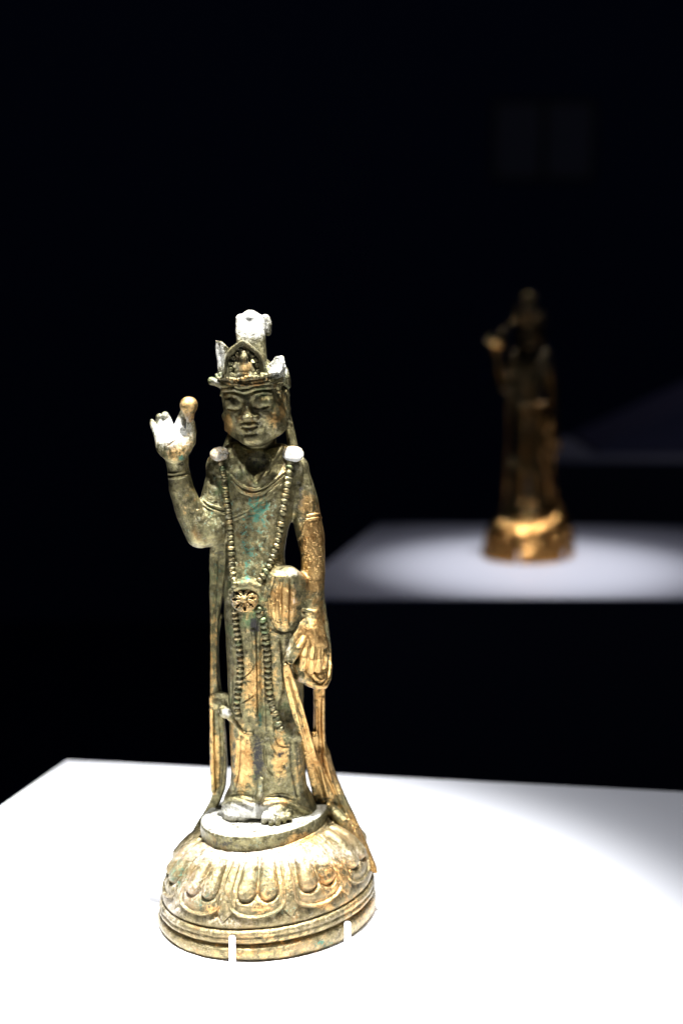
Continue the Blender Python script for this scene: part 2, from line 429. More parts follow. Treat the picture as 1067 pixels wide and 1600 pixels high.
_lat = rng.rand(48, 48, 48).astype(np.float32)
def vnoise(V, scale):
    q = V / scale; i = np.floor(q).astype(int); f = q - i; f = f * f * (3 - 2 * f); r = 0
    for dx in (0, 1):
        for dy in (0, 1):
            for dz in (0, 1):
                wt = (f[:, 0] if dx else 1 - f[:, 0]) * (f[:, 1] if dy else 1 - f[:, 1]) * (f[:, 2] if dz else 1 - f[:, 2])
                r = r + wt * _lat[(i[:, 0] + dx) % 48, (i[:, 1] + dy) % 48, (i[:, 2] + dz) % 48]
    return r - 0.5
def vnormals(V, F):
    n = np.zeros_like(V); a, b, c, d = (V[F[:, i]] for i in range(4)); fn = np.cross(c - a, d - b)
    for i in range(4): np.add.at(n, F[:, i], fn)
    return n / (np.linalg.norm(n, axis=1)[:, None] + 1e-12)

PAINT = {}
def paint(V, prefix=''):
    """colour zones of the metal, some highlight and shade painted in, read off the elevation"""
    u, v = proj(V[:, 0], V[:, 1], V[:, 2]); out = {}
    for ch in ('gilt', 'verd', 'dark', 'dust_glare'):
        a = np.zeros(len(V)); 
        for x, y, rx, ry, st in PAINT.get(prefix + ch, []):
            e = np.exp(-(((u - x) / rx) ** 2 + ((v - y) / ry) ** 2)) * abs(st)
            a = np.maximum(a, e) if st > 0 else a * (1 - e)
        out[ch] = a
    return out
def wear(V, F, N, h):
    """where edges stand proud the gilding is rubbed bright"""
    n = len(V); a = np.concatenate([F[:, 0], F[:, 1], F[:, 2], F[:, 3]]); b = np.concatenate([F[:, 1], F[:, 2], F[:, 3], F[:, 0]])
    i = np.concatenate([a, b]); j = np.concatenate([b, a]); cnt = np.bincount(i, minlength=n) + 1e-9
    mean = lambda q: np.bincount(i, q[j], minlength=n) / cnt
    lap = np.stack([mean(V[:, k]) - V[:, k] for k in range(3)], 1); c = -(lap * N).sum(1) / (h * h)
    for _ in range(3): c = (c + mean(c)) / 2
    return np.clip(c * 1.1 - .12, 0, 1)
def vol_obj(vol, name, mat, parent, rough=0.12, prefix='', extra=None):
    V, F = vol.mesh(); N = vnormals(V, F)
    V = V + N * ((vnoise(V, 4.2) * 1.6 + vnoise(V + 31, 1.7)* 0.9)[:, None] * rough)
    at = paint(V, prefix); wr = wear(V, F, N, vol.h); at['gilt'] = at['gilt'] + wr * .42
    if extra: extra(V, N, at)
    return mesh_obj(name, V * 0.001, F, mat, parent, attrs=at)

# ------------------------------------------------------------------ colour zones, with some highlight and shade painted in (elevation x, y, radii, strength)
PAINT['gilt'] = [(300, 790, 60, 90, .36), (410, 1000, 80, 260, .42), (350, 770, 30, 50, .30), (492, 860, 30, 90, .95), (480, 790, 22, 30, .7), (442, 945, 34, 48, .85), (488, 1010, 34, 60, .9), (380, 1190, 20, 60, .95), (438, 1180, 17, 50, .78),
    (396, 1070, 26, 75, .66), (465, 1200, 16, 60, .5), (276, 705, 26, 24, .62), (275, 690, 40, 30, .6), (288, 790, 18, 50, .42), (405, 860, 30, 60, .42), (385, 770, 30, 40, .3),
    (428, 655, 18, 26, .62), (356, 665, 9, 22, .9), (440, 640, 12, 40, .6), (395, 657, 8, 10, .45), (412, 622, 20, 12, .45), (394, 688, 20, 10, .42),
    (430, 1060, 14, 80, .45), (500, 1000, 20, 100, .8), (362, 1160, 8, 70, .6), (432, 900, 20, 30, .5), (455, 740, 10, 30, .3), (430, 1255, 60, 18, .5)]
PAINT['verd'] = [(405, 795, 22, 22, .8), (386, 870, 10, 40, .62), (398, 850, 34, 90, .46), (350, 780, 40, 80, .30), (402, 800, 16, 26, .85), (392, 860, 18, 34, .50), (382, 830, 14, 50, .46), (415, 820, 10, 12, .6), (404, 1195, 9, 60, .55), (285, 840, 30, 30, .36), (282, 715, 8, 6, .8),
    (330, 800, 26, 50, .32), (338, 930, 12, 60, .36), (445, 965, 14, 14, .5), (372, 1030, 10, 60, .25), (385, 905, 16, 12, .6), (408, 1120, 8, 40, .5), (390, 645, 12, 14, .32), (375, 1240, 20, 12, .4)]
PAINT['dark'] = [(366, 632, 14, 12, .42), (412, 640, 20, 6, .42), (380, 655, 10, 16, .40), (404, 622, 10, 8, .36), (394, 680, 24, 8, .36), (425, 625, 20, 8, .3), (404, 725, 20, 30, .6), (398, 978, 12, 20, .85), (403, 1185, 13, 56, .82), (396, 650, 44, 46, .30), (384, 565, 20, 20, .3), (470, 775, 9, 34, .62), (486, 775, 4, 22, .6), (372, 622, 14, 10, .35), (412, 1130, 16, 40, .36), (455, 1120, 18, 22, .5),  # dark patches, plus shade painted on neck, face and cloth hollows
    (448, 1030, 10, 10, .45), (438, 1178, 8, 8, .8), (390, 672, 26, 10, .3), (462, 1210, 12, 50, .35), (288, 664, 4, 10, .7)]
PAINT['dust_glare'] = [(268, 672, 42, 38, .92), (450, 1010, 12, 30, .5), (335, 760, 20, 40, .34), (350, 745, 20, 40, .34), (380, 735, 30, 30, .28), (460, 725, 30, 20, .5), (270, 680, 30, 34, .5), (460, 940, 12, 60, .45), (455, 895, 30, 10, .6),  # some dust; palm, thumb, hip and feet are painted highlights
    (355, 1113, 14, 12, .7), (385, 1270, 70, 22, .95), (310, 855, 40, 10, .4), (355, 950, 8, 50, .4), (350, 1010, 4, 80, .4), (408, 1245, 10, 30, .5), (412, 985, 14, 14, .3)]
PAINT['c_gilt'] = [(380, 600, 60, 14, .5), (384, 575, 16, 24, .62), (415, 600, 22, 16, .5), (345, 600, 12, 8, .4)]
PAINT['c_dark'] = [(382, 568, 44, 34, .36), (368, 570, 14, 34, .5), (405, 575, 12, 30, .5), (378, 610, 40, 6, .45), (441, 600, 6, 14, .4)]  # includes shade painted on the plaque front
PAINT['c_verd'] = [(437, 565, 4, 14, .6)]
PAINT['c_dust_glare'] = [(393, 505, 40, 34, .95), (342, 556, 14, 34, .85), (436, 572, 22, 28, .85), (336, 596, 12, 8, .6), (384, 540, 20, 8, .35), (384, 535, 40, 6, .4), (426, 597, 12, 8, .5)]  # pale crown tops, part dust and part painted highlight
PAINT['s_gilt'] = [(578, 1340, 30, 50, .85), (455, 1080, 20, 60, .8), (505, 1150, 60, 160, .80), (335, 1000, 10, 200, .45), (336, 1190, 9, 60, .9), (560, 1300, 40, 60, .75), (495, 1040, 40, 50, .8), (330, 1080, 6, 200, .6)]
PAINT['s_verd'] = [(340, 900, 16, 60, .42), (500, 1210, 10, 40, .4), (346, 1130, 8, 40, .35)]
PAINT['s_dark'] = [(345, 870, 16, 40, .45), (348, 1200, 6, 50, .55), (492, 1100, 6, 30, .5)]  # includes painted shade below the raised arm
PAINT['s_dust_glare'] = [(350, 1010, 5, 90, .6), (352, 1150, 4, 80, .55), (470, 1065, 20, 16, .55), (460, 1080, 12, 50, .25), (545, 1300, 30, 30, .4)]
PAINT['b_gilt'] = [(410, 1420, 26, 16, .62), (508, 1412, 26, 16, .66), (330, 1420, 24, 14, .6), (420, 1400, 200, 60, .38), (420, 1470, 200, 30, .42), (440, 1380, 70, 50, .46), (520, 1370, 60, 60, .58), (320, 1390, 50, 50, .42), (410, 1400, 36, 30, .5), (560, 1420, 50, 40, .5), (410, 1490, 200, 14, .45), (470, 1312, 40, 20, .7), (400, 1455, 200, 8, .35)]
PAINT['b_verd'] = [(320, 1410, 34, 24, .44), (430, 1425, 60, 14, .45), (390, 1315, 46, 12, .32), (280, 1360, 30, 40, .45), (410, 1375, 50, 40, .35), (500, 1475, 30, 8, .6)]
PAINT['b_dark'] = [(350, 1318, 50, 10, .55), (410, 1422, 34, 9, .40), (325, 1418, 30, 10, .42), (507, 1412, 30, 9, .38), (330, 1410, 30, 14, .36), (300, 1468, 60, 6, .35)]
PAINT['b_dust_glare'] = [(410, 1335, 220, 30, .68), (300, 1390, 70, 40, .52), (420, 1420, 230, 90, .30), (410, 1266, 110, 34, 1.0), (360, 1440, 60, 16, .45), (480, 1440, 30, 14, .4), (270, 1420, 30, 40, .55), (420, 1480, 160, 8, .35)]  # dust plus painted highlight on upper dome and plate


# ------------------------------------------------------------------ figure
def build_figure(root):
    V = Vol((-64, -30, 46), (36, 24, 266), 0.28)
    S = lambda *a: P(*a)
    # robe and trunk
    V.loft([(700, 372, 436, 5, -9), (712, 352, 455, 8, -10), (735, 345, 464, 11.5, -11), (780, 345, 465, 12.5, -11), (830, 352, 450, 12.5, -10), (870, 353, 446, 12.5, -9), (900, 351, 455, 14.5, -9),
            (930, 350, 466, 16, -9), (960, 353, 468, 15.5, -10), (1000, 357, 466, 14, -10), (1050, 359, 466, 12.5, -11), (1100, 361, 468, 11.5, -11), (1150, 363, 471, 11.5, -12), (1200, 366, 475, 11.5, -12),
            (1228, 359, 480, 12.5, -13), (1246, 350, 489, 14, -14), (1262, 346, 496, 14.5, -14)], 0.3, 2.5)
    # shoulders
    V.chain([S(370, 712, 0), S(345, 728, 0)], [6.5, 6.6], 3); V.chain([S(438, 714, 0), S(460, 730, -1)], [6.2, 6.0], 3)
    # legs swell under the cloth, hollow between
    V.chain([S(386, 960, 4), S(387, 1080, 3.5), S(388, 1215, 3)], [9.5, 8.6, 7.4], 3)
    V.chain([S(438, 960, 4), S(442, 1080, 3), S(444, 1220, 3)], [11, 9.6, 9.0], 3)
    V.chain([S(411, 1150, 18), S(409, 1195, 17.5), S(411, 1232, 18)], [3.2, 3.4, 1.6], 3, sub=True)
    # right arm (viewer's right, hanging)
    V.chain([S(461, 735, -1), S(474, 782, 0), S(485, 838, 1), S(489, 895, 4), S(487, 958, 7)], [6.2, 6.7, 6.5, 5.7, 5.1], 2.0)
    # gap between arm and waist
    V.poly([(455, 830), (464, 845), (470, 872), (469, 902), (464, 902), (455, 893), (446, 886), (445, 862), (448, 842)], 30, -30, 1.0, sub=True, rnd=0.4)
    # left arm raised
    V.chain([S(346, 735, -1), S(336, 782, 2), S(328, 824, 5)], [6.0, 6.8, 7.4], 2.5)
    V.chain([S(328, 828, 5), S(314, 832, 6), S(297, 800, 8), S(284, 765, 9.5), S(278, 728, 10.5), S(276, 712, 11)], [7.6, 7.2, 6.4, 5.6, 4.9, 4.9], 2.2)
    V.chain([S(340, 820, 2), S(352, 812, 2)], [8, 7], 3)
    # cloth falling from the waist over the hip
    V.ell(S(443, 938, 10.5), (9.4, 7.5, 15.5), 2.5)
    V.chain([S(424, 925, 12), S(434, 905, 13.5), S(452, 901, 12.5), S(468, 910, 9)], [3.6, 4.6, 4.8, 4.0], 2.6)
    V.chain([S(430, 915, 14), S(428, 950, 14), S(434, 978, 12)], [2.2, 2.4, 1.8], 1.6)
    V.chain([S(446, 908, 14.5), S(446, 950, 14.5), S(446, 980, 12)], [3.0, 3.2, 2.2], 1.8)
    V.chain([S(463, 910, 10), S(463, 950, 10), S(460, 975, 9)], [4, 4.0, 3.2], 2.2)
    V.chain([S(472, 915, 6), S(476, 950, 7)], [4.6, 4.6], 3.0)
    # ---- head: frame tilted and turned a little
    yw, pt, rl = math.radians(11), math.radians(9), math.radians(4.5)
    f = np.array([-math.sin(yw) * math.cos(pt), -math.cos(yw) * math.cos(pt), -math.sin(pt)])
    ex = np.array([math.cos(yw), -math.sin(yw), 0.0]); eu = np.cross(ex, -f)
    ex, eu = ex * math.cos(rl) + eu * math.sin(rl), eu * math.cos(rl) - ex * math.sin(rl)
    R = np.array([ex, f, eu]); O = P(398, 624, 2.5)
    H = lambda a, b, c: O + a * ex + b * f + c * eu
    
    # neckline cut
    V.chain([S(404, 692, 14), S(403, 722, 13), S(402, 752, 12.6)], [10.2, 7.2, 1.8], 0.6, sub=True)
    V.chain([S(404, 680, -3), S(404, 716, -5), S(403, 745, -3)], [8.2, 8.2, 7], 1.0)
    HE = lambda c, r, k=0.5, sub=False: V.ell(H(*c), r, k, R, sub)
    def HC(pts, r, k=0.5, sub=False): V.chain([H(*p) for p in pts], r, k, sub)
    HE((0, -1, 3.5), (14.2, 14.5, 16)); HE((0, 3, -7), (13.0, 10.8, 11), 4); HE((0, 7.4, -14), (5.6, 5.2, 4.2), 5)
    for s in (-1, 1):
        HE((s * 7.0, 7.2, -5.6), (5.4, 5.4, 5.8), 4)                     # cheek
        HE((s * 9.6, 2.5, -11), (4.6, 5, 5), 4)                              # jaw corner
        HE((s * 3.6, 15.2, 1.4), (2.4, 2.5, 2.4), 2.0, True)               # socket
        HE((s * 6.4, 10.0, 1.1), (4.9, 4.0, 3.5), 1.6)                      # full lowered lid
        HC([(s * 1.6, 13.3, 3.4), (s * 4.2, 13.7, 5.4), (s * 7.5, 12.4, 5.9), (s * 10.8, 9.6, 4.6)], [.45, .5, .45, .3], 1.6)   # brow
        HC([(s * 2.4, 12.6, -0.6), (s * 4.2, 13.6, -1.1), (s * 6.4, 13.6, -1.2), (s * 8.6, 12.4, -0.9), (s * 10.6, 10.5, -0.2)], [.35, .65, .75, .6, .3], .3, True)
        HC([(s * 2.8, 12.2, -2.2), (s * 5.4, 12.8, -2.9), (s * 8.4, 11.4, -2.3)], [.3, .55, .3], 1.0)  # lower lid
        HE((s * 14.2, -1.5, -1), (1.5, 2.9, 6.2), 1.0); HC([(s * 14.0, -1, -6), (s * 13.8, -0.4, -12.5)], [1.6, 1.9], 1.2)     # ear, long lobe
        HC([(s * 15.2, 1.1, 3), (s * 15.4, -2.2, 4.2), (s * 15.3, -3.6, 0)], .45, .3)
        HE((s * 15.3, -0.6, -0.5), (.9, 1.2, 3.2), .5, True)
        HE((s * 14.3, -0.2, -12.6), (1.7, 1.8, 2.0), .6)
    HC([(0, 12.6, 4.2), (0, 13.7, 0.5), (0, 15.3, -3.4)], [1.4, 1.7, 2.0], 1.6)
    HE((0, 15.9, -4.3), (2.8, 2.3, 1.8), 1.0)
    for s in (-1, 1):
        HE((s * 3.3, 13.9, -5.0), (2.0, 1.9, 1.4), 1.0); HE((s * 1.4, 15.5, -6.2), (.8, .9, .6), .3, True)
        HC([(s * 4.8, 12.6, -5.2), (s * 6.4, 11.4, -8.4)], [.4, .25], 1.0, True)
    HE((0, 11.2, -9.6), (6.2, 2.8, 3.2), 2.4)
    HC([(-6.4, 11.2, -8.9), (-2.4, 14.1, -8.0), (0, 14.4, -8.5), (2.4, 14.1, -8.0), (6.4, 11.2, -8.9)], [.4, 1.0, .9, 1.0, .4], .4)
    HC([(-5.0, 12.0, -10.4), (0, 14.3, -11.0), (5.0, 12.0, -10.4)], [.6, 1.45, .6], .5)
    HC([(-7.0, 11.2, -9.0), (-3.0, 14.0, -9.4), (0, 15.0, -9.7), (3.0, 14.0, -9.4), (7.0, 11.2, -9.0)], [.4, .42, .42, .42, .4], .2, True)
    HC([(-2.4, 13.4, -12.7), (0, 14.0, -12.9), (2.4, 13.4, -12.7)], .6, 1.6, True)
    HE((0, 8.8, -15.4), (6.8, 5.2, 3.6), 2.5); HE((.8, 4, -12.6), (10.4, 7, 5.5), 3)
    # hair rolls under the crown band
    HC([(-13.6, 3, 7), (-10.5, 10.0, 7.6), (-5, 13.3, 8.2), (-0.4, 13.8, 6.8), (0.4, 13.8, 6.8), (5, 13.3, 8.2), (10.5, 10.0, 7.6), (13.8, 3, 7)], [1.2, 1.3, 1.3, .9, .9, 1.3, 1.3, 1.2], .35)
    HC([(-13.9, 2, 9.2), (-10.5, 10.4, 9.8), (0, 14.6, 9.6), (10.5, 10.4, 9.8), (13.9, 2, 9.2)], 1.3, .4)
    HC([(-13.2, 4, 6), (-13.6, 2.5, 0), (-13.0, 2.5, -6)], [.9, .8, .4], .4); HC([(13.0, 4.5, 6), (13.2, 3.6, 1)], [1.2, .5], .4)
    for i in range(3): HC([(13.0, 5.2, 7.6 - i * 1.7), (13.3, 4.8, 7.4 - i * 1.7)], [1.05, 1.05], .15)
    # locks falling behind the ears onto the shoulders
    V.chain([S(444, 635, -5), S(449, 655, -4), S(454, 678, -3), S(459, 705, -2)], [1.9, 2.1, 2.2, 2.4], .5)
    V.chain([S(352, 650, -6), S(364, 676, -5), S(357, 695, -4), S(350, 712, -2)], [1.6, 2.0, 2.0, 2.4], .5)
    # ---- raised hand, palm to the viewer
    V.chain([S(277, 716, 11), S(271, 695, 12)], [4.6, 5.0], 2)
    e_ = math.radians(30); RP = np.array([[1, 0, 0], [0, -math.cos(e_), math.sin(e_)], [0, math.sin(e_), math.cos(e_)]])
    V.ell(S(272, 692, 11.5), (8.0, 3.6, 8.6), 2.0, RP); V.ell(S(260, 686, 10.5), (4.6, 3.0, 7.4), 1.8, RP); V.ell(S(284, 695, 12.5), (4.4, 3.2, 6), 1.6, RP)
    V.chain([S(287, 700, 12.5), S(296, 690, 12.5), S(299, 675, 12), S(298, 661, 12.5)], [3.4, 2.9, 2.5, 2.0], 1.2)     # thumb
    V.chain([S(276, 684, 9.0), S(281, 665, 5.0), S(286, 650, 4.5), S(292, 636, 8)], [2.8, 2.4, 2.0, 1.8], .7)     # index
    V.chain([S(267, 684, 9), S(264, 668, 5.0), S(260, 655, 3.5), S(258, 649, 4.5)], [2.9, 2.6, 2.2, 1.8], .35)      # middle
    V.chain([S(258, 684, 9), S(254, 668, 5.0), S(250, 656, 3.8), S(249, 651, 4.5)], [2.6, 2.2, 1.9, 1.5], .3)
    V.chain([S(250, 686, 9), S(244, 672, 5.5), S(239, 662, 4.0), S(238, 658, 3.8)], [2.4, 1.9, 1.5, 1.0], .3)
    V.stroke([(255, 686), (253, 672), (254, 660)], .32, True, .2); V.stroke([(247, 682), (246, 670)], .3, True, .2)
    V.stroke([(262, 697), (272, 690), (284, 686)], .35, True, .4)
    # bracelets, armlets
    for y in (738, 745): V.stroke([(258, y + 1), (270, y + 2), (285, y), (299, y - 4)], .55, False, .3)
    V.stroke([(258, 743), (270, 744), (285, 742), (299, 738)], .35, True, .2)
    for y in (0, 7): V.stroke([(314, 778 + y), (325, 787 + y), (340, 793 + y), (354, 796 + y)], .5, False, .3)
    V.stroke([(314, 782), (325, 791), (340, 797), (354, 800)], .35, True, .2)
    for y in (0, 6): V.stroke([(480, 806 + y), (490, 804 + y), (502, 803 + y)], .5, False, .3)
    V.stroke([(456, 852), (470, 838), (478, 815)], .5, False, .5)
    for y in (0, 7): V.stroke([(473, 952 + y), (487, 955 + y), (504, 957 + y)], .6, False, .3)
    V.stroke([(474, 956), (487, 959), (504, 961)], .4, True, .2)
    # torso drapery
    V.stroke([(361, 744), (378, 759), (398, 765), (418, 758), (444, 738)], .75, False, .4)
    V.stroke([(362, 751), (378, 767), (398, 773), (420, 763), (444, 744)], .65, False, .4)
    V.stroke([(360, 748), (378, 763), (398, 769), (420, 760), (444, 741)], .4, True, .2)
    V.stroke([(442, 750), (420, 772), (398, 790), (366, 806)], .6, False, .4); V.stroke([(440, 757), (420, 778), (398, 796), (366, 811)], .5, False, .4)
    V.stroke([(366, 698), (374, 722), (388, 744), (401, 757), (416, 738), (432, 712), (440, 698)], 1.0, False, .8, lift=-.2)
    # pleats
    V.stroke([(430, 903), (421, 930), (423, 962), (436, 986), (456, 986)], .5, True, .5)
    V.stroke([(440, 906), (437, 935), (439, 972)], .7, True, 1.0); V.stroke([(455, 906), (455, 940), (453, 976)], .7, True, 1.0)
    V.stroke([(432, 925), (430, 950), (434, 972)], .35, True, .4)
    V.stroke([(424, 985), (440, 992), (460, 988)], .7, False, 1.0)
    # belly rim above the medallion
    V.chain([S(364, 925, 14), S(374, 915, 15.5), S(388, 912, 16), S(402, 918, 15.5), (S(410, 930, 15))], [2.0, 2.6, 2.8, 2.6, 2.2], 1.2)
    # hanging panel between the chains and lower folds
    V.stroke([(392, 1010), (398, 1035), (388, 1052), (378, 1060)], .4, True, .3); V.stroke([(404, 1068), (396, 1086), (378, 1098)], .45, True, .3)
    V.stroke([(405, 960), (403, 1040), (406, 1130)], .8, True, 1.2); V.stroke([(396, 985), (399, 1060), (398, 1120)], .7, False, 1.0)
    V.stroke([(411, 1010), (412, 1070), (414, 1140)], .6, False, .8); V.stroke([(440, 1000), (446, 1060), (442, 1120)], .6, True, 1.4)
    V.stroke([(428, 1120), (430, 1150), (438, 1165), (452, 1166)], .5, True, .4); V.stroke([(422, 1140), (424, 1160), (432, 1178)], .4, True, .4)
    V.stroke([(413, 1165), (416, 1195), (426, 1212)], .6, True, .4); V.stroke([(455, 1150), (458, 1200), (466, 1245)], .7, True, 1.5)
    V.stroke([(374, 1150), (372, 1200), (366, 1235)], .6, True, 1.2)
    V.stroke([(362, 1060), (361, 1100)], .5, True, .8)
    # hem of the upper robe, right side undercut, left side a broken edge
    V.ell(S(455, 1112, 14), (6.5, 5.5, 9), 2.0, sub=True)
    V.chain([S(434, 1141, 10), S(452, 1148, 10.5), S(467, 1149, 7)], [2.0, 2.0, 2.2], 1.6)
    V.stroke([(361, 1118), (370, 1132), (380, 1145), (393, 1148)], 1.1, False, .5)
    V.ell(S(353, 1114, 6), (3.0, 2.8, 2.6), .8); V.ell(S(348, 1108, 4), (2.4, 2.2, 2.0), .8); V.ell(S(362, 1120, 8), (2.4, 2.2, 2.2), .8)
    # skirt hem over the feet
    V.stroke([(348, 1256), (362, 1247), (378, 1253), (394, 1259)], 1.0, False, .6); V.stroke([(409, 1259), (430, 1254), (450, 1255), (472, 1264), (488, 1272)], 1.0, False, .6)
    V.stroke([(360, 1243), (376, 1240), (392, 1246)], .8, True, 1.2); V.stroke([(415, 1246), (440, 1243), (462, 1250)], .8, True, 1.2)
    # feet
    def G(px, py, dz=0.0):
        for d in (15,):
            a = CAMP; r = P(px, py, 0) - CAMP; n = np.array([-0.09, 0, 1.0]); t = ((50.6 + dz) - n @ a) / (n @ r); return a + r * t
    # left foot: toes broken off
    V.chain([G(372, 1256, 3.0), G(367, 1274, 2.6)], [4.6, 3.4], 1.5); V.chain([G(358, 1275, 1.6), G(380, 1276, 1.8)], [2.6, 2.6], 1.4)
    V.chain([G(386, 1256, 2.0), G(384, 1276, 1.6)], [3, 2.4], 1.5)
    # right foot with toes
    V.chain([G(440, 1256, 4.2), G(434, 1270, 3.6), G(430, 1276, 2.6)], [5.2, 4.6, 3.6], 1.5); V.chain([G(420, 1276, 2.4), G(446, 1274, 2.0)], [2.6, 2.4], 1.4)
    for i, (x0, x1, y1, r) in enumerate([(417, 414, 1286, 1.75), (426, 424, 1289, 1.4), (434, 434, 1289, 1.35), (442, 444, 1286, 1.3), (449, 453, 1282, 1.25)]):
        V.chain([G(x0 + 2, 1268, 3.4), G((x0 + x1) / 2, (1270 + y1) / 2, 3.0), G(x1, y1 - 3, 1.3)], [r * 1.3, r * 1.2, r], .55)
    V.ell(G(470, 1268, 1.4), (4.5, 3.0, 2.2), 1.5)
    # tassel between the feet
    V.chain([S(408, 1218, 13), S(406, 1240, 15.5), G(401, 1262, 2.6), G(400, 1270, 1.8)], [1.2, 1.7, 2.1, 2.3], .8)
    V.ell(G(401, 1273, 1.6) - np.array([0, 1.5, 0]), (1.5, 2.0, 1.2), .2, sub=True)
    # ---- lowered hand over the cloth
    V.chain([S(487, 958, 8), S(484, 985, 11.5)], [5.0, 5.4], 1.5)
    V.ell(S(484, 990, 11.5), (7.2, 4.6, 8.0), 1.6); V.ell(S(489, 1003, 13), (7.0, 4.2, 6), 2.0)
    V.chain([S(472, 980, 12), S(460, 1003, 15), S(449, 1027, 16.5)], [3.3, 2.5, 2.1], .8)           # thumb
    V.chain([S(476, 998, 15), S(466, 1014, 18), S(454, 1032, 18)], [2.6, 2.1, 1.8], .35)            # index, reaching to it
    V.chain([S(480, 1006, 15.5), S(476, 1026, 18), S(472, 1042, 16)], [2.5, 2.3, 2.0], .35)
    V.chain([S(490, 1008, 15), S(488, 1030, 17.5), S(485, 1047, 15.5)], [2.4, 2.2, 1.9], .35)
    V.chain([S(499, 1007, 14), S(499, 1028, 16), S(496, 1045, 14.5)], [2.3, 2.1, 1.9], .35)
    V.chain([S(507, 1006, 11), S(509, 1024, 13), S(505, 1040, 12)], [2.2, 1.9, 1.7], .35)
    for a in ((483, 1010, 480, 1036), (494, 1010, 492, 1040), (503, 1010, 503, 1036)): V.stroke([(a[0], a[1]), (a[2], a[3])], .35, True, .3)
    V.ell(S(446, 1032, 15.5), (1.6, 1.6, 2.0), .3); V.ell(S(450, 1040, 15), (1.8, 1.8, 2.0), .4); V.ell(S(455, 1034, 19.6), (1.0, .9, 1.2), .2, sub=True)
    o = vol_obj(V, 'body', M_BODY, root, 0.13)
    o['label'] = 'standing robed figure with one hand raised, olive bronze with worn gilding'
    return V, H, R

